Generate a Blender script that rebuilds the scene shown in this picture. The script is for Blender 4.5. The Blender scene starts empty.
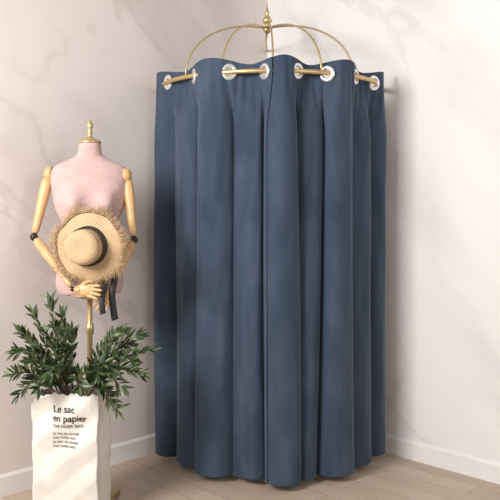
import bpy, math, random
from mathutils import Vector, Matrix, Quaternion
random.seed(7)
scene=bpy.context.scene
try:
    scene.view_settings.view_transform='Standard'
except Exception: pass
pi=math.pi
# ---------------------------------------------------------------- helpers
def link(o):
    scene.collection.objects.link(o); return o
def mesh_obj(name,verts,faces,mat=None,smooth=True,parent=None):
    me=bpy.data.meshes.new(name); me.from_pydata([tuple(v) for v in verts],[],faces); me.update()
    if smooth: me.polygons.foreach_set('use_smooth',[True]*len(me.polygons))
    o=link(bpy.data.objects.new(name,me))
    if mat: me.materials.append(mat)
    if parent: o.parent=parent
    return o
def top(o,label,cat,group=None):
    o["label"]=label; o["category"]=cat
    if group: o["group"]=group
    return o
def empty(name,loc):
    # parts are built in world space; the empty stays unrotated, parts get offset
    e=link(bpy.data.objects.new(name,None)); e.location=loc; e.empty_display_size=.1
    return e
def adopt(e,child):
    child.parent=e; child.matrix_parent_inverse=Matrix.Translation(-Vector(e.location))
class B:
    def __init__(s): s.v=[]; s.f=[]
    def add(s,v,f):
        n=len(s.v); s.v+= [Vector(p) for p in v]; s.f+=[tuple(i+n for i in q) for q in f]
    def tube(s,pts,rad,seg=12,cap=True,flat=1.0):
        pts=[Vector(p) for p in pts]; n=len(pts)
        if not hasattr(rad,'__len__'): rad=[rad]*n
        v=[];f=[]; up=None
        for i,p in enumerate(pts):
            t=(pts[min(i+1,n-1)]-pts[max(i-1,0)]).normalized()
            if up is None:
                up=Vector((0,0,1)) if abs(t.z)<.9 else Vector((1,0,0))
            a=(up-t*up.dot(t)).normalized(); up=a; b=t.cross(a)
            for k in range(seg):
                an=2*pi*k/seg
                v.append(p+a*math.cos(an)*rad[i]+b*math.sin(an)*rad[i]*flat)
        for i in range(n-1):
            for k in range(seg):
                k2=(k+1)%seg
                f.append((i*seg+k,i*seg+k2,(i+1)*seg+k2,(i+1)*seg+k))
        if cap:
            f.append(tuple(range(seg-1,-1,-1))); f.append(tuple((n-1)*seg+k for k in range(seg)))
        s.add(v,f)
    def lathe(s,prof,mat=Matrix.Identity(4),seg=32,close=False):
        v=[];f=[];n=len(prof)
        for r,z in prof:
            for k in range(seg):
                an=2*pi*k/seg; v.append(mat@Vector((r*math.cos(an),r*math.sin(an),z)))
        m=n if close else n-1
        for i in range(m):
            for k in range(seg):
                k2=(k+1)%seg; j=(i+1)%n
                f.append((i*seg+k,i*seg+k2,j*seg+k2,j*seg+k))
        if not close:
            if prof[0][0]>1e-4: f.append(tuple(range(seg-1,-1,-1)))
            if prof[-1][0]>1e-4: f.append(tuple((n-1)*seg+k for k in range(seg)))
        s.add(v,f)
    def ball(s,c,r,mat=None,seg=20,ring=12):
        c=Vector(c); rr=r if hasattr(r,'__len__') else (r,r,r)
        v=[];f=[]
        M=mat or Matrix.Identity(3)
        for i in range(ring+1):
            th=pi*i/ring
            for k in range(seg):
                an=2*pi*k/seg
                q=Vector((rr[0]*math.sin(th)*math.cos(an),rr[1]*math.sin(th)*math.sin(an),rr[2]*math.cos(th)))
                v.append(c+M@q)
        for i in range(ring):
            for k in range(seg):
                k2=(k+1)%seg; f.append((i*seg+k,(i+1)*seg+k,(i+1)*seg+k2,i*seg+k2))
        s.add(v,f)
    def box(s,c,d,M=None):
        c=Vector(c); M=M or Matrix.Identity(3)
        v=[c+M@Vector((x*d[0]/2,y*d[1]/2,z*d[2]/2)) for x in(-1,1) for y in(-1,1) for z in(-1,1)]
        s.add(v,[(0,1,3,2),(4,6,7,5),(0,4,5,1),(2,3,7,6),(0,2,6,4),(1,5,7,3)])
    def obj(s,name,mat,smooth=True,parent=None):
        o=mesh_obj(name,s.v,s.f,mat,smooth)
        import bmesh
        bm=bmesh.new(); bm.from_mesh(o.data); bmesh.ops.remove_doubles(bm,verts=bm.verts,dist=1e-6)
        bmesh.ops.recalc_face_normals(bm,faces=bm.faces); bm.to_mesh(o.data); bm.free()
        if parent: adopt(parent,o)
        return o
# ---------------------------------------------------------------- materials
def new_mat(name,col,rough=.6,metal=0,sheen=0):
    m=bpy.data.materials.new(name); m.use_nodes=True
    b=m.node_tree.nodes['Principled BSDF']
    b.inputs['Base Color'].default_value=(*col,1); b.inputs['Roughness'].default_value=rough
    b.inputs['Metallic'].default_value=metal
    if sheen: b.inputs['Sheen Weight'].default_value=sheen
    return m,m.node_tree.nodes,m.node_tree.links,b
def noise_mat(name,c1,c2,scale,rough=.6,metal=0,bump=0,sheen=0,stretch=(1,1,1),detail=4,bscale=None,lo=.35,hi=.65,bdist=.002):
    m,N,L,b=new_mat(name,c1,rough,metal,sheen)
    tc=N.new('ShaderNodeTexCoord'); mp=N.new('ShaderNodeMapping'); mp.inputs['Scale'].default_value=stretch
    L.new(tc.outputs['Object'],mp.inputs['Vector'])
    n=N.new('ShaderNodeTexNoise'); n.inputs['Scale'].default_value=scale; n.inputs['Detail'].default_value=detail
    L.new(mp.outputs[0],n.inputs['Vector'])
    r=N.new('ShaderNodeValToRGB'); r.color_ramp.elements[0].color=(*c1,1); r.color_ramp.elements[1].color=(*c2,1)
    r.color_ramp.elements[0].position=lo; r.color_ramp.elements[1].position=hi
    L.new(n.outputs['Fac'],r.inputs[0]); L.new(r.outputs[0],b.inputs['Base Color'])
    if bump:
        n2=N.new('ShaderNodeTexNoise'); n2.inputs['Scale'].default_value=bscale or scale*4
        L.new(mp.outputs[0],n2.inputs['Vector'])
        bp=N.new('ShaderNodeBump'); bp.inputs['Strength'].default_value=bump; bp.inputs['Distance'].default_value=bdist
        L.new(n2.outputs['Fac'],bp.inputs['Height']); L.new(bp.outputs[0],b.inputs['Normal'])
    return m
def wall_mat(name,base,vein,seed,zr,tilt,lo=.45,hi=.72):
    m,N,L,b=new_mat(name,base,.55)
    tc=N.new('ShaderNodeTexCoord')
    m1=N.new('ShaderNodeMapping'); m1.inputs['Rotation'].default_value=(0,0,zr); L.new(tc.outputs['Object'],m1.inputs['Vector'])
    m2=N.new('ShaderNodeMapping'); m2.inputs['Rotation'].default_value=(0,tilt,0); m2.inputs['Location'].default_value=(seed,0,seed*.6); L.new(m1.outputs[0],m2.inputs['Vector'])
    mp=N.new('ShaderNodeMapping'); mp.inputs['Scale'].default_value=(1.3,1,.55); L.new(m2.outputs[0],mp.inputs['Vector'])
    def nz(sc,det,dist):
        n=N.new('ShaderNodeTexNoise'); n.inputs['Scale'].default_value=sc; n.inputs['Detail'].default_value=det; n.inputs['Distortion'].default_value=dist
        L.new(mp.outputs[0],n.inputs['Vector']); return n.outputs['Fac']
    def mr(src,a,b_,c,d):
        r=N.new('ShaderNodeMapRange'); r.interpolation_type='SMOOTHSTEP'
        for k,x in zip(('From Min','From Max','To Min','To Max'),(a,b_,c,d)): r.inputs[k].default_value=x
        L.new(src,r.inputs['Value']); return r.outputs[0]
    def mth(op,a,b_):
        q=N.new('ShaderNodeMath'); q.operation=op
        for k,x in enumerate((a,b_)):
            if isinstance(x,(int,float)): q.inputs[k].default_value=x
            else: L.new(x,q.inputs[k])
        return q.outputs[0]
    v1=mr(mth('ABSOLUTE',mth('SUBTRACT',nz(1.3,7,.3),.5),0),0,.022,1,0)
    cloud=mr(nz(1.1,7,.2),lo,hi,0,1)
    patch=mr(nz(.9,2,0),.42,.58,0,1)
    fac=mth('ADD',mth('MULTIPLY',cloud,.8),mth('MULTIPLY',mth('MULTIPLY',v1,patch),.38))
    mx=N.new('ShaderNodeMix'); mx.data_type='RGBA'; mx.inputs['A'].default_value=(*base,1); mx.inputs['B'].default_value=(*vein,1)
    L.new(fac,mx.inputs['Factor']); L.new(mx.outputs['Result'],b.inputs['Base Color'])
    return m
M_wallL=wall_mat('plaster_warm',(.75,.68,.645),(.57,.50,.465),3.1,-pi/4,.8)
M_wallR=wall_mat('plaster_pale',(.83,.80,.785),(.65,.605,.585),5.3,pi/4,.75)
M_base=noise_mat('baseboard_paint',(.78,.75,.73),(.82,.79,.77),6,.4)
# floor
M_floor,N,L,b=new_mat('oak_planks',(.5,.4,.3),.5)
tc=N.new('ShaderNodeTexCoord'); mp=N.new('ShaderNodeMapping'); mp.inputs['Rotation'].default_value=(0,0,math.radians(45))
L.new(tc.outputs['Object'],mp.inputs['Vector'])
br=N.new('ShaderNodeTexBrick'); br.inputs['Scale'].default_value=1; br.inputs['Brick Width'].default_value=.9; br.inputs['Row Height'].default_value=.12
br.inputs['Mortar Size'].default_value=.0015; br.inputs['Color1'].default_value=(.53,.41,.315,1); br.inputs['Color2'].default_value=(.61,.485,.38,1); br.inputs['Mortar'].default_value=(.28,.20,.15,1)
L.new(mp.outputs[0],br.inputs['Vector'])
mp2=N.new('ShaderNodeMapping'); mp2.inputs['Scale'].default_value=(2,30,1); L.new(mp.outputs[0],mp2.inputs['Vector'])
nn=N.new('ShaderNodeTexNoise'); nn.inputs['Scale'].default_value=2; nn.inputs['Detail'].default_value=5; L.new(mp2.outputs[0],nn.inputs['Vector'])
mx=N.new('ShaderNodeMix'); mx.data_type='RGBA'; mx.blend_type='MULTIPLY'; mx.inputs['Factor'].default_value=.3
L.new(br.outputs['Color'],mx.inputs['A']); L.new(nn.outputs['Fac'],mx.inputs['B']); L.new(mx.outputs['Result'],b.inputs['Base Color'])
M_velvet=noise_mat('blue_velvet',(.022,.040,.070),(.050,.073,.114),9,.9,0,.5,.45,(1,1,.4),10,45,.3,.7,.003)
M_velvet.node_tree.nodes['Principled BSDF'].inputs['Sheen Tint'].default_value=(.55,.7,.9,1)
M_velvet.node_tree.nodes['Principled BSDF'].inputs['Sheen Roughness'].default_value=.35
M_brass=noise_mat('brushed_brass',(.62,.42,.20),(.70,.49,.25),20,.38,.75)
M_gold=noise_mat('pale_gold_metal',(.60,.45,.22),(.68,.52,.28),20,.35,.7)
M_chrome=noise_mat('satin_silver',(.78,.78,.77),(.88,.88,.86),15,.25,.7)
M_pink=noise_mat('pink_linen',(.55,.365,.34),(.60,.405,.375),12,.9,0,.5,.15,(1,1,2.2),4,16,.35,.65,.012)
M_wood=noise_mat('beech_wood',(.60,.36,.16),(.68,.43,.21),6,.42,0,0,0,(4,4,1))
M_dark=noise_mat('dark_joint_metal',(.03,.025,.02),(.05,.04,.035),10,.4,.5)
M_black=noise_mat('black_ribbon',(.012,.012,.013),(.025,.025,.027),60,.6)
M_paper=noise_mat('white_kraft_paper',(.69,.64,.575),(.78,.735,.67),9,.8,0,1.0,0,(1,1,1),5,11,.35,.65,.008)
M_ink=noise_mat('black_ink',(.03,.03,.03),(.05,.05,.05),20,.8)
M_bark=noise_mat('olive_bark',(.12,.08,.05),(.2,.15,.1),40,.85,0,.5)
M_soil=noise_mat('soil',(.03,.02,.013),(.06,.04,.025),60,.95,0,.8)
# straw
M_straw,N,L,b=new_mat('woven_straw',(.62,.46,.28),.8)
tc=N.new('ShaderNodeTexCoord'); w=N.new('ShaderNodeTexWave'); w.wave_type='RINGS'; w.rings_direction='Z'; w.inputs['Scale'].default_value=32; w.inputs['Distortion'].default_value=1.2
L.new(tc.outputs['Object'],w.inputs['Vector'])
n=N.new('ShaderNodeTexNoise'); n.inputs['Scale'].default_value=90; L.new(tc.outputs['Object'],n.inputs['Vector'])
mt=N.new('ShaderNodeMath'); mt.operation='MULTIPLY_ADD'; mt.inputs[1].default_value=.5; L.new(w.outputs['Fac'],mt.inputs[0]); 
mt2=N.new('ShaderNodeMath'); mt2.operation='MULTIPLY'; mt2.inputs[1].default_value=.5; L.new(n.outputs['Fac'],mt2.inputs[0]); L.new(mt2.outputs[0],mt.inputs[2])
r=N.new('ShaderNodeValToRGB'); r.color_ramp.elements[0].color=(.36,.23,.12,1); r.color_ramp.elements[1].color=(.70,.50,.30,1)
L.new(mt.outputs[0],r.inputs[0]); L.new(r.outputs[0],b.inputs['Base Color'])
bp=N.new('ShaderNodeBump'); bp.inputs['Distance'].default_value=.002; L.new(mt.outputs[0],bp.inputs['Height']); L.new(bp.outputs[0],b.inputs['Normal'])
# leaves
M_leaf,N,L,b=new_mat('olive_leaf',(.05,.1,.03),.4)
g=N.new('ShaderNodeNewGeometry'); r=N.new('ShaderNodeValToRGB')
r.color_ramp.elements[0].color=(.016,.036,.010,1); r.color_ramp.elements[1].color=(.12,.155,.06,1)
e=r.color_ramp.elements.new(.6); e.color=(.042,.075,.020,1)
L.new(g.outputs['Random Per Island'],r.inputs[0])
L.new(r.outputs[0],b.inputs['Base Color'])

# ---------------------------------------------------------------- room
CX,CY=.11,4.80    # corner
s2=math.sqrt(.5)
def wall(name,dx,mat):
    # wall slab running from the corner towards (dx,-1)
    d=Vector((dx*s2,-s2,0)); nrm=Vector((-dx*s2,-s2,0)) ; Ln=3.4;H=3.0;T=.1
    c=Vector((CX,CY,0)); b=B()
    o=-nrm*T
    p=[c,c+d*Ln,c+d*Ln+o,c+Vector((0,T/s2,0))]
    v=[q for q in p]+[q+Vector((0,0,H)) for q in p]
    b.add(v,[(0,1,2,3),(4,7,6,5),(0,4,5,1),(1,5,6,2),(2,6,7,3),(3,7,4,0)])
    w=b.obj(name,mat,False); w["kind"]="structure"
    b=B(); t=.012;h=.10
    sec=[(0,0),(t,0),(t,h-.012),(t*.5,h),(0,h)]
    v=[]
    for Lx in (0,Ln):
        for (tt,zz) in sec:
            # miter at the corner
            st=tt if Lx==0 else 0
            v.append(c+d*(Lx+st)+nrm*tt+Vector((0,0,zz)))
    n=len(sec)
    f=[(i,(i+1)%n,(i+1)%n+n,i+n) for i in range(n)]+[tuple(range(n)),tuple(range(2*n-1,n-1,-1))]
    b.add(v,f); bb=b.obj('baseboard_'+name.split('_')[1],M_base,False); bb["kind"]="structure"
wall('wall_left',-1,M_wallL); wall('wall_right',1,M_wallR)
b=B(); k=3.4*s2
p=[(CX,CY+.14,0),(CX-k-.2,CY-k-.06,0),(CX-k-.2,.5,0),(CX+k+.2,.5,0),(CX+k+.2,CY-k-.06,0)]
p=[Vector(q) for q in p]; v=p+[q-Vector((0,0,.05)) for q in p]
b.add(v,[(0,1,2,3,4),(9,8,7,6,5)]+[(i,i+5,(i+1)%5+5,(i+1)%5) for i in range(5)])
fl=b.obj('floor',M_floor,False); fl["kind"]="structure"

# ---------------------------------------------------------------- curtain rod frame
RX,RY,RR,RZ=.11,4.2,.6,2.0
def ring(a,r=RR,z=RZ):
    return Vector((RX+r*math.sin(a),RY-r*math.cos(a),z))
frame=empty('canopy_curtain_rod',(RX,RY+.59,RZ))
top(frame,"gold arched canopy curtain rod mounted in the wall corner","curtain rod")
b=B(); b.tube([ring(math.radians(-89.2+178.4*i/80)) for i in range(81)],.0115,14); b.obj('rod',M_brass,parent=frame)
apex=Vector((RX-.015,RY-.02,2.335))
for az in (-46,-24,0,23,42):
    a=math.radians(az); e=ring(a,RR,RZ+.008); pts=[]
    for i in range(25):
        t=i/24*pi/2
        h=Vector((e.x-apex.x,e.y-apex.y,0))
        pts.append(Vector((apex.x,apex.y,e.z))+h*math.sin(t)+Vector((0,0,(apex.z-e.z)*math.cos(t))))
    b=B(); b.tube(pts,.0050,8); b.obj('rib',M_gold,parent=frame)
b=B(); A=Matrix.Translation(apex)@Matrix.Diagonal((1.2,1.2,1.0,1))
b.lathe([(0,-.03),(.010,-.026),(.019,-.012),(.020,.004),(.014,.012),(.008,.018),(.010,.024),(.019,.032),(.023,.042),(.021,.052),(.012,.066),(.007,.074),(.010,.080),(.011,.086),(.008,.096),(.004,.115),(.0015,.135),(0,.14)],A,20)
b.obj('finial',M_gold,parent=frame)
for s,nm in ((-1,0),(1,0)):
    nrm=Vector((-s*s2,-s2,0)); base=Vector((RX+s*.598,RY,RZ))+nrm*.001
    q=nrm.to_track_quat('Z','Y').to_matrix().to_4x4()
    b=B(); b.lathe([(0.0,0),(.032,0),(.032,.004),(.026,.008),(.015,.011),(.013,.02),(0,.02)],Matrix.Translation(base)@q,24); b.obj('wall_flange',M_brass,parent=frame)
# back stay from corner to the apex
b=B(); b.tube([apex+Vector((0,0,-.01)),apex+Vector((0,.3,-.005)),Vector((RX,CY-.012,apex.z))],.006,8); b.obj('wall_stay',M_gold,parent=frame)

# ---------------------------------------------------------------- curtains
GA=[-116,-92,-66,-41,-21,-4,11.5,26.5,45,65,86,108]  # first knots are index -2,-1
def az_of(idx):
    x=idx+2; i=int(math.floor(x)); i=max(1,min(len(GA)-3,i)); t=x-i
    p0,p1,p2,p3=GA[i-1],GA[i],GA[i+1],GA[i+2]
    return math.radians(.5*((2*p1)+(-p0+p2)*t+(2*p0-5*p1+4*p2-p3)*t*t+(-p0+3*p1-3*p2+p3)*t**3))
ZT=RZ+.056; ZB=.036
def sm(x): x=max(0,min(1,x)); return x*x*(3-2*x)
def surf(idx,z,panel):
    d=(ZT-z)/(ZT-ZB)              # 0 top .. 1 bottom
    low=sm((d-.03)/.15)
    a=az_of(idx)
    ph=pi*idx
    s_=math.sin(ph)
    A0=(.034+.014*math.exp(-((idx-3.5)/1.8)**2))
    topo=-A0*s_-.010
    # lower down every span between two eyelets rounds out into its own pleat, with narrow creases below the eyelets
    k=math.sqrt(s_*s_+.008)
    dep=.092+.018*math.sin(idx*1.9+.6+.8*d)
    lowo=-.088+dep*k-.030*s_*(1+.35*math.sin(idx*2.3+1))
    lowo+=.005*math.sin(2.7*ph+1.1*idx+d*2.2)+.006*math.sin(2.1*idx+5*d)*d
    lowo+=.0022*math.sin(9*ph+6*d+2*math.sin(4*d))*math.sin(13*d+idx)
    # little gathers radiating below the eyelets
    g_=math.exp(-((d-.06)/.05)**2)*.0035*math.sin(8*ph)
    out=topo*(1-low)+lowo*low+g_
    if panel==2: out-=.018*sm((3.55-idx)/.45)
    tan=-.026*low*math.sin(2*ph)
    tan+= low*(.014*math.sin(idx*1.7+2.4*d)+.013*math.sin(idx*4.1-2*d))*(d+.15)
    aa=a+tan/RR
    r=RR+out
    zz=z+ (.014*math.sin(-ph+.2))*(1-sm(d/.1)) 
    p=ring(aa,r,zz)
    # stay clear of the two walls
    for s in (-1,1):
        nrm=Vector((-s*s2,-s2,0)); dist=(p-Vector((CX,CY,0))).dot(nrm)
        if dist<.03: p+=Vector(nrm)*(.03-dist)
    return p
def grommet(p,nrm,parent):
    q=nrm.to_track_quat('Z','Y').to_matrix().to_4x4()
    prof=[]
    for k in range(16):
        t=2*pi*k/16; prof.append((.0295+.0105*math.cos(t),.0080*math.sin(t)))
    b=B(); b.lathe(prof,Matrix.Translation(p)@q,32,True)
    return b.obj('grommet',M_chrome,parent=parent)
import bmesh
def curtain(i0,i1,panel,label):
    n=int((i1-i0)*74)
    zs=[ZT-.0045*k for k in range(28)]; z=zs[-1]
    while z-.03>ZB: z-=.03; zs.append(z)
    zs.append(ZB)
    v=[surf(i0+(i1-i0)*k/n,z,panel) for z in zs for k in range(n+1)]
    gs=[g for g in range(math.ceil(i0),math.floor(i1)+1)]
    cen=[surf(g,RZ,panel) for g in gs]
    f=[]
    for j in range(len(zs)-1):
        for k in range(n):
            q=(j*(n+1)+k,j*(n+1)+k+1,(j+1)*(n+1)+k+1,(j+1)*(n+1)+k)
            if j<28:
                c=(v[q[0]]+v[q[1]]+v[q[2]]+v[q[3]])/4
                if any((c-g).length<.0245 for g in cen): continue
            f.append(q)
    o=mesh_obj('curtain',v,f,M_velvet)
    org=ring(az_of((i0+i1)/2),RR,RZ)
    for vv in o.data.vertices: vv.co-=org
    o.location=org
    m=o.modifiers.new('thick','SOLIDIFY'); m.thickness=.004; m.offset=0
    top(o,label,"curtain","blue velvet curtain panels on the canopy rod")
    for g,c in zip(gs,cen):
        d1=surf(g+.02,RZ,panel)-surf(g-.02,RZ,panel); nr=d1.cross(Vector((0,0,1))).normalized()
        gr=grommet(c,nr,None); adopt(o,gr)
    return o
curtain(-.50,3.22,1,"slate blue velvet eyelet curtain panel hanging beside the mannequin")
curtain(3.10,7.50,2,"slate blue velvet eyelet curtain panel with inner edge tucked under")

# ---------------------------------------------------------------- mannequin
MX,MY=-.752,3.55
man=empty('dress_form_mannequin',(MX,MY,0)); top(man,"pink linen female dress form with jointed wooden arms","mannequin")
secs=[(.945,.125,.09,0),(.95,.144,.10,0),(1.00,.156,.108,0),(1.06,.147,.102,0),(1.12,.123,.086,0),(1.17,.109,.078,0),(1.22,.110,.08,0),(1.28,.130,.09,0),(1.35,.160,.10,0),
 (1.42,.172,.098,0),(1.47,.179,.09,0),(1.51,.179,.08,.004),(1.540,.162,.070,.006),(1.560,.126,.062,.008),(1.577,.087,.057,.008),(1.593,.062,.053,.006),(1.613,.054,.051,0),(1.645,.051,.050,0),(1.652,.046,.045,0)]
def interp(secs,sub):
    out=[]
    for i in range(len(secs)-1):
        p0=secs[max(i-1,0)];p1=secs[i];p2=secs[i+1];p3=secs[min(i+2,len(secs)-1)]
        for s in range(sub):
            t=s/sub; out.append(tuple(.5*((2*b_)+(-a_+c_)*t+(2*a_-5*b_+4*c_-d_)*t*t+(-a_+3*b_-3*c_+d_)*t**3) if k else b_+(c_-b_)*t for k,(a_,b_,c_,d_) in enumerate(zip(p0,p1,p2,p3))))
    out.append(secs[-1]); return out
rot=Matrix.Rotation(math.radians(12),3,'Z')
v=[];f=[];S=64; ss=interp(secs,4)
for (z,hx,hy,oy) in ss:
    for k in range(S):
        t=2*pi*k/S; c,s_=math.cos(t),math.sin(t)
        x=hx*math.copysign(abs(c)**.88,c); y=hy*math.copysign(abs(s_)**.88,s_)+oy
        if y<0:
            for sx in(-1,1):
                y-=.056*math.exp(-((x-sx*.078)/.045)**2-((z-1.365)/.052)**2)
        v.append(Vector((MX,MY,0))+rot@Vector((x,y,z)))
for i in range(len(ss)-1):
    for k in range(S):
        k2=(k+1)%S; f.append((i*S+k,i*S+k2,(i+1)*S+k2,(i+1)*S+k))
f.append(tuple(range(S-1,-1,-1))); f.append(tuple((len(ss)-1)*S+k for k in range(S)))
b=B(); b.add(v,f); b.obj('torso',M_pink,parent=man)
b=B(); A=Matrix.Translation((MX,MY,1.650))
b.lathe([(0,0),(.052,0),(.053,.006),(.048,.012),(.034,.018),(.018,.025),(.011,.032),(.009,.042),(.013,.048),(.012,.054),(.008,.060),(.012,.070),(.0145,.081),(.012,.092),(.007,.102),(.004,.108),(0,.112)],A,32)
b.obj('neck_cap',M_gold,parent=man)
# pole and base
b=B(); b.lathe([(0,.02),(.012,.02),(.012,.75),(.018,.755),(.018,.80),(.012,.805),(.012,.95),(0,.95)],Matrix.Translation((MX,MY,0)),20); b.obj('pole',M_gold,parent=man)
b=B(); b.lathe([(0,.001),(.14,.001),(.14,.008),(.13,.014),(.04,.02),(.022,.03),(.016,.05),(0,.05)],Matrix.Translation((MX,MY,0)),40); b.obj('base',M_gold,parent=man)
b=B(); b.lathe([(0,.915),(.03,.918),(.06,.93),(.11,.94),(.115,.947),(0,.947)],Matrix.Translation((MX,MY,0)),32); b.obj('bottom_cap',M_wood,parent=man)

def P(px,py,D): return Vector(((px-250)/756*D,D,1.36-(py-205)/756*D))
def limb(p,q,prof):
    b=B(); p=Vector(p);q=Vector(q); n=len(prof)
    b.tube([p.lerp(q,t) for t,_ in prof],[r for _,r in prof],18)
    return b
def make_hand(wr,dirv,side,curl,thumb_s,parent):
    """wooden hand: palm, four unequal bent fingers, thumb from the side of the palm"""
    K=.88
    d=Vector(dirv).normalized(); s=(Vector(side)-d*Vector(side).dot(d)).normalized(); nn=d.cross(s)*thumb_s
    b=B(); M3=Matrix((s,nn,d)).transposed()
    b.ball(wr+d*.045*K,(.030*K,.012,.05*K),M3)
    b.tube([wr-d*.005,wr+d*.02],[.012,.016],12)
    for i,(o,ln) in enumerate(((-.025,.062),(-.0085,.074),(.0085,.069),(.0245,.054))):
        o*=K; ln*=K
        p=wr+d*.08*K+s*o; pts=[p-d*.015]; dd=(d+s*o*6).normalized(); 
        for j,fr in enumerate((.42,.32,.26)):
            ax=s; dd=(Matrix.Rotation(curl*(.6+.4*j)*thumb_s*-1,3,ax)@dd).normalized()
            p=pts[-1]+dd*ln*fr*(1.25 if j==0 else 1); pts.append(p)
        b.tube(pts,[.0070,.0068,.0060,.0046],10)
        b.ball(pts[-1],.0048,seg=10,ring=6)
    p=wr+d*.025*K-s*.024*K
    pts=[p+s*.01,p-s*.012+d*.016,p-s*.020+d*.036-nn*.006,p-s*.022+d*.054-nn*.014]
    b.tube(pts,[.0095,.009,.0075,.0055],10); b.ball(pts[-1],.0056,seg=10,ring=6)
    o=b.obj('hand',M_wood,parent=parent)
    m=o.modifiers.new('r','REMESH'); m.mode='VOXEL'; m.voxel_size=.0018; m.use_smooth_shade=True
    m=o.modifiers.new('s','SMOOTH'); m.iterations=3; m.factor=.5
    return o
arms=[ # shoulder, elbow, wrist, hand direction
 (P(49,174,3.53),P(34,237,3.49),P(73,289,3.34),-1),
 (P(127,176,3.57),P(134,240,3.52),P(113,284,3.40),1)]
for sh,el,wr,sg in arms:
    ar=link(bpy.data.objects.new('arm',None)); ar.location=sh; ar.empty_display_size=.05
    ar.parent=man; ar.matrix_parent_inverse=Matrix.Translation(-Vector(man.location))
    def adopt_arm(o):
        o.parent=ar; o.matrix_parent_inverse=Matrix.Translation(-sh)
    b=B(); inn=Vector((-sg,0,0)); q=inn.to_track_quat('Z','Y').to_matrix().to_4x4()
    b.lathe([(0,-.022),(.02,-.02),(.034,-.008),(.036,.004),(.036,.016),(0,.016)],Matrix.Translation(sh)@q,24); adopt_arm(b.obj('shoulder_cap',M_wood))
    d=(el-sh)
    b=limb(sh+d*.06,el-d*.06,[(0,.012),(.03,.021),(.12,.0255),(.3,.0255),(.6,.0215),(.9,.0175),(.97,.016),(1,.011)]); adopt_arm(b.obj('upper_arm',M_wood))
    b=B(); b.ball(el,.0185); adopt_arm(b.obj('elbow_joint',M_dark))
    d=(wr-el)
    b=limb(el+d*.05,wr-d*.05,[(0,.011),(.04,.0175),(.15,.0215),(.35,.021),(.7,.0155),(.94,.0128),(1,.009)]); adopt_arm(b.obj('forearm',M_wood))
    b=B(); b.ball(wr,.0115); adopt_arm(b.obj('wrist_joint',M_dark))
    hd=Vector((.95,-.1,-.1)) if sg==-1 else Vector((-.5,-.1,-1))
    sd=Vector((.3,0,.9)) if sg==-1 else Vector((1,0,-.4))
    o=make_hand(wr+hd.normalized()*.012,hd,-sd if sg==-1 else sd,.22,sg,None); adopt_arm(o)

# ---------------------------------------------------------------- straw hat
HC=P(89,246,3.325)
ax=Vector((-.20,-1,-.04)).normalized()
q=ax.to_track_quat('Z','Y').to_matrix().to_4x4()
HM=Matrix.Translation(HC)@q
b=B()
# brim and crown as one woven shell (local)
S=72; prof=[(.156,-.006),(.147,-.003),(.13,0),(.11,.002),(.094,.003),(.086,.008),(.083,.02),(.081,.04),(.079,.075),(.075,.090),(.066,.099),(.05,.103),(.03,.101),(.012,.098)]
v=[];f=[]
def bw_(t,r): return (.012*math.sin(2*t+.6)+.007*math.sin(5*t)+.003*math.sin(9*t+2))*max(0,(r-.09)/.07)
for r,z in prof:
    for k in range(S):
        t=2*pi*k/S
        v.append(Vector((r*math.cos(t),r*.97*math.sin(t),z+bw_(t,r))))
for i in range(len(prof)-1):
    for k in range(S):
        k2=(k+1)%S; f.append((i*S+k,i*S+k2,(i+1)*S+k2,(i+1)*S+k))
f.append(tuple((len(prof)-1)*S+k for k in range(S)))
b.add(v,f)
hat=b.obj('straw_hat',M_straw); hat.matrix_world=HM
m=hat.modifiers.new('t','SOLIDIFY'); m.thickness=.003
top(hat,"woven straw hat with frayed brim and black ribbon band","hat")
def hchild(b,name,mat,smooth=True):
    o=b.obj(name,mat,smooth); o.parent=hat; return o
b=B()
for i in range(1800):
    t=2*pi*i/1800+random.uniform(-.01,.01); ln=random.uniform(.010,.036)*(1+.4*math.sin(7*t)+.3*math.sin(17*t))
    r0=.150; w=.0013; jt=random.uniform(-.18,.18); zz=random.uniform(-.016,.016)
    wz=bw_(t,.150)
    p=Vector((r0*math.cos(t),r0*.97*math.sin(t),wz-.004)); e=Vector(((r0+ln)*math.cos(t+jt),(r0+ln)*.97*math.sin(t+jt),wz-.004+zz))
    b.tube([p,e],[w,w*.6],4)
hchild(b,'frayed_fringe',M_straw)
b=B(); v=[]
b.lathe([(.0885,.006),(.0895,.0065),(.0855,.044),(.0843,.0445)],seg=48,close=True); hchild(b,'ribbon_band',M_black)
# ribbon tails hanging beside the hat towards the side
def ribbon(pts,w,wd,name):
    b=B(); v=[];f=[]
    for p,dr in zip(pts,wd):
        dr=Vector(dr).normalized(); v+= [p-dr*w/2,p+dr*w/2]
    for i in range(len(pts)-1): f.append((2*i,2*i+1,2*i+3,2*i+2))
    b.add(v,f); o=b.obj(name,M_black); 
    m=o.modifiers.new('t','SOLIDIFY'); m.thickness=.0012
    o.parent=hat; o.matrix_parent_inverse=HM.inverted(); return o
def path(lst,n=20):
    out=[]
    for i in range(len(lst)-1):
        p0=lst[max(i-1,0)];p1=lst[i];p2=lst[i+1];p3=lst[min(i+2,len(lst)-1)]
        for s in range(n):
            t=s/n; out.append(.5*((2*p1)+(-p0+p2)*t+(2*p0-5*p1+4*p2-p3)*t*t+(-p0+3*p1-3*p2+p3)*t**3))
    out.append(lst[-1]); return out
pts=path([P(112,258,3.40),P(115,275,3.39),P(112,295,3.36),P(115,320,3.36)],8)
ribbon(pts,.030,[(1,.2,.1+.3*math.sin(i*.3)) for i in range(len(pts))],'ribbon_tail')
pts=path([P(103,268,3.40),P(105,284,3.36),P(102,300,3.31),P(103,314,3.31)],8)
ribbon(pts,.026,[(1,.2,.1+.3*math.sin(i*.3+1)) for i in range(len(pts))],'ribbon_tail')

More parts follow.
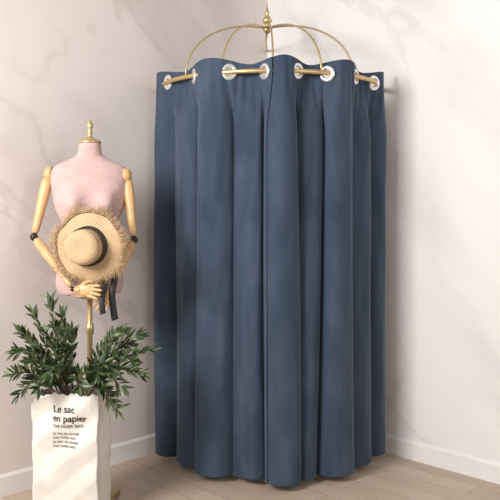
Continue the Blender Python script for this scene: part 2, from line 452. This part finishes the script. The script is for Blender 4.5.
# ---------------------------------------------------------------- paper bag
BX,BY=-.775,3.30
bw,bd,bh=.288,.17,.555
b=B(); nx=14
BROT=-8
rotb=Matrix.Rotation(math.radians(BROT),3,'Z')
rows=50; ring_n=0; v=[];f=[]
def crease(x,z):
    t=z/bh
    a=abs((x*1.3+z*.9+.03)%.17-.085)-.0425
    c=abs((x*1.1-z*1.4+.5)%.25-.125)-.0625
    return (.16*a+.16*c)*(.4+.6*t)+.002*math.sin(21*x+13*z)*math.sin(9*z+3*x)*t
def bagpt(u,z):
    # u 0..1 around the rectangle
    per=2*(bw+bd); s=u*per
    if s<bw: x,y=-bw/2+s,-bd/2
    elif s<bw+bd: x,y=bw/2,-bd/2+(s-bw)
    elif s<2*bw+bd: x,y=bw/2-(s-bw-bd),bd/2
    else: x,y=-bw/2,bd/2-(s-2*bw-bd)
    t=z/bh
    bul=.006*math.sin(pi*t)
    side=(abs(x)<bw/2-1e-6)
    if side: y+=math.copysign(bul*math.cos(x/bw*pi),y)
    else: x-=math.copysign((.006+.026*t)*max(0,1-abs(y)/(bd/2)),x)    # folded gusset
    y+=crease(x,z); x+=.002*math.sin(11*z+2)*(1 if x>0 else -.6); x*=1+.02*t; y*=1+.05*t
    rim=max(0,t-.92)/.08
    y+=rim*.005*math.sin(70*x)*(1 if y<0 else -1)
    return Vector((x,y,z))
U=130
for j in range(rows+1):
    z=.002+(bh-.002)*j/rows
    for k in range(U):
        p=bagpt(k/U,z)
        if j>=rows-1: p.z+=.005*math.sin(k*.53)+.004*math.sin(k*1.4)
        v.append(Vector((BX,BY,0))+rotb@p)
for j in range(rows):
    for k in range(U):
        k2=(k+1)%U; f.append((j*U+k,j*U+k2,(j+1)*U+k2,(j+1)*U+k))
f.append(tuple(range(U-1,-1,-1)))
b.add(v,f); bag=b.obj('paper_bag',M_paper)
m=bag.modifiers.new('t','SOLIDIFY'); m.thickness=.002; m.offset=-1
for vv in bag.data.vertices: vv.co-=Vector((BX,BY,0))
bag.location=(BX,BY,0)
top(bag,"tall white paper bag with black lettering holding an olive plant","paper bag")
def text_part(txt,xl,z,size,weight=0,squeeze=1,space=1.0):
    cu=bpy.data.curves.new('t','FONT'); cu.body=txt; cu.size=size; cu.offset=weight
    cu.extrude=.0004; cu.space_character=space
    o=link(bpy.data.objects.new('t',cu)); dg=bpy.context.evaluated_depsgraph_get()
    me=bpy.data.meshes.new_from_object(o.evaluated_get(dg)); bpy.data.objects.remove(o)
    # wrap onto the bag front
    for vv in me.vertices:
        x=xl+vv.co.x*squeeze; zz=z+vv.co.y; dep=vv.co.z
        # evaluate the bag front at (x,zz)
        t=zz/bh; y=-bd/2-.006*math.sin(pi*t)*math.cos(x/bw*pi)
        y+=crease(x,zz); y*=1+.05*t
        vv.co=rotb@Vector((x*(1+.02*t),y-.0036-dep,zz))
    me.materials.clear(); me.materials.append(M_ink)
    o=link(bpy.data.objects.new('printed_lettering',me)); o.parent=bag
    return o
text_part("Le sac",-.050,.480,.041,.0003,.94)
text_part("en papier",-.050,.443,.041,.0003,.94)
text_part("THE PAPER BAG",-.050,.417,.0175,0,.95,1.1)
text_part("LE SAC EN PAPIER",-.050,.385,.0130,0,1,1.1)
text_part("THE PAPER BAG",-.050,.367,.0130,0,1,1.1)
text_part("LE SAC EN PAPIER",-.050,.349,.0130,0,1,1.1)
text_part("THE PAPER BAG",-.050,.331,.0130,0,1,1.1)

# ---------------------------------------------------------------- olive plant
pl=empty('potted_olive_plant',(BX,BY,.02)); top(pl,"leafy green olive branches growing out of the white paper bag","plant")
b=B(); b.lathe([(0,.006),(.052,.006),(.064,.30),(.066,.31),(.062,.312),(.058,.30),(0,.29)],Matrix.Translation((BX,BY,0)),32); b.obj('inner_pot',M_dark,parent=pl)
b=B(); b.lathe([(.057,.301),(.04,.308),(0,.31)],Matrix.Translation((BX,BY,0)),24); b.obj('soil',M_soil,parent=pl)
tips=[(16,352,3.28),(22,332,3.2),(34,314,3.3),(50,303,3.3),(62,316,3.28),(46,334,3.18),(72,332,3.35),(30,340,3.32),(56,326,3.34),(40,352,3.2),
 (14,374,3.15),(30,360,3.12),(56,348,3.14),(108,342,3.36),(122,332,3.34),(138,336,3.3),(150,350,3.3),(130,346,3.36),(114,354,3.3),
 (132,360,3.25),(114,370,3.2),(140,374,3.25),(122,388,3.2),(20,394,3.18),(68,350,3.2),(50,374,3.12),(110,400,3.2),(38,388,3.12),(80,386,3.12),(98,376,3.2),(118,410,3.22)]
br=B(); lf=B()
def leaf(p,d,ln,wd,nrm):
    d=d.normalized(); s=d.cross(nrm).normalized(); n=s.cross(d)
    prof=[(0,.05),(.15,.5),(.35,.95),(.55,1),(.78,.65),(1,.02)]
    v=[];bend=random.uniform(-.12,.28)
    for t,w in prof:
        c=p+d*ln*t-n*bend*ln*t*t
        v+=[c-s*wd*w/2+n*wd*w*.14,c,c+s*wd*w/2+n*wd*w*.14]
    f=[]
    for i in range(len(prof)-1):
        f+=[(3*i,3*i+1,3*i+4,3*i+3),(3*i+1,3*i+2,3*i+5,3*i+4)]
    lf.add(v,f)
trunk_top=Vector((BX,BY,.44))
br.tube([Vector((BX,BY,.30)),Vector((BX+.006,BY,.37)),trunk_top],[.012,.010,.009],10)
for (px,py,D) in tips:
    tip=P(px,py,D); st=trunk_top+Vector((random.uniform(-.01,.01),random.uniform(-.01,.01),random.uniform(-.03,.02)))
    rim=Vector((BX+max(-.10,min(.10,(tip.x-BX)*.45)),BY+max(-.045,min(.045,(tip.y-BY)*.5)),.57+random.uniform(0,.02)))
    mid=rim.lerp(tip,.5)+Vector((0,0,.04+random.uniform(-.01,.03)))
    pts=path([st,rim,mid,tip],9)
    n=len(pts); br.tube(pts,[.0042-(.0030*i/(n-1)) for i in range(n)],6)
    side=1
    i=9
    while i<n:
        p=pts[i]; t=(pts[min(i+1,n-1)]-pts[i-1]).normalized()
        rnd=Vector((random.uniform(-1,1),random.uniform(-1,1),random.uniform(-.6,1))); lat=(rnd-t*rnd.dot(t)).normalized()
        for sgn in (1,-1):
            d=t*random.uniform(.5,1.0)+lat*sgn*random.uniform(.5,.85)+Vector((0,0,random.uniform(0,.45)))
            nr=Vector((random.uniform(-.6,.6),random.uniform(-.9,-.1),random.uniform(.1,1)))
            leaf(p,d,random.uniform(.042,.066),random.uniform(.012,.017),nr)
        i+=random.choice((1,1,2))
    leaf(pts[-1],pts[-1]-pts[-3],.055,.013,Vector((.2,-1,.5)))
br.obj('branches',M_bark,parent=pl)
o=mesh_obj('foliage',lf.v,lf.f,M_leaf); adopt(pl,o)

# ---------------------------------------------------------------- light, world, camera
w=bpy.data.worlds.new('world'); scene.world=w; w.use_nodes=True
bg=w.node_tree.nodes['Background']; bg.inputs[0].default_value=(1,.98,.96,1); bg.inputs[1].default_value=.36
def area(name,loc,tgt,size,energy,col=(1,1,1)):
    l=bpy.data.lights.new(name,'AREA'); l.size=size; l.energy=energy; l.color=col
    o=link(bpy.data.objects.new(name,l)); o.location=loc; o.rotation_euler=(Vector(tgt)-Vector(loc)).to_track_quat('-Z','Y').to_euler()
area('key_light',(-2.2,.9,2.4),(.4,4.2,1.1),1.1,158,(1,.975,.95))
area('fill_light',(2.2,.6,2.4),(0,4.2,1.2),1.2,26,(1,.98,.96))
cam=bpy.data.cameras.new('camera'); co=link(bpy.data.objects.new('camera',cam))
co.location=(0,0,1.36); co.rotation_euler=(math.radians(90),0,0)
cam.sensor_width=36; cam.lens=756/500*36; cam.shift_y=-.09
scene.camera=co
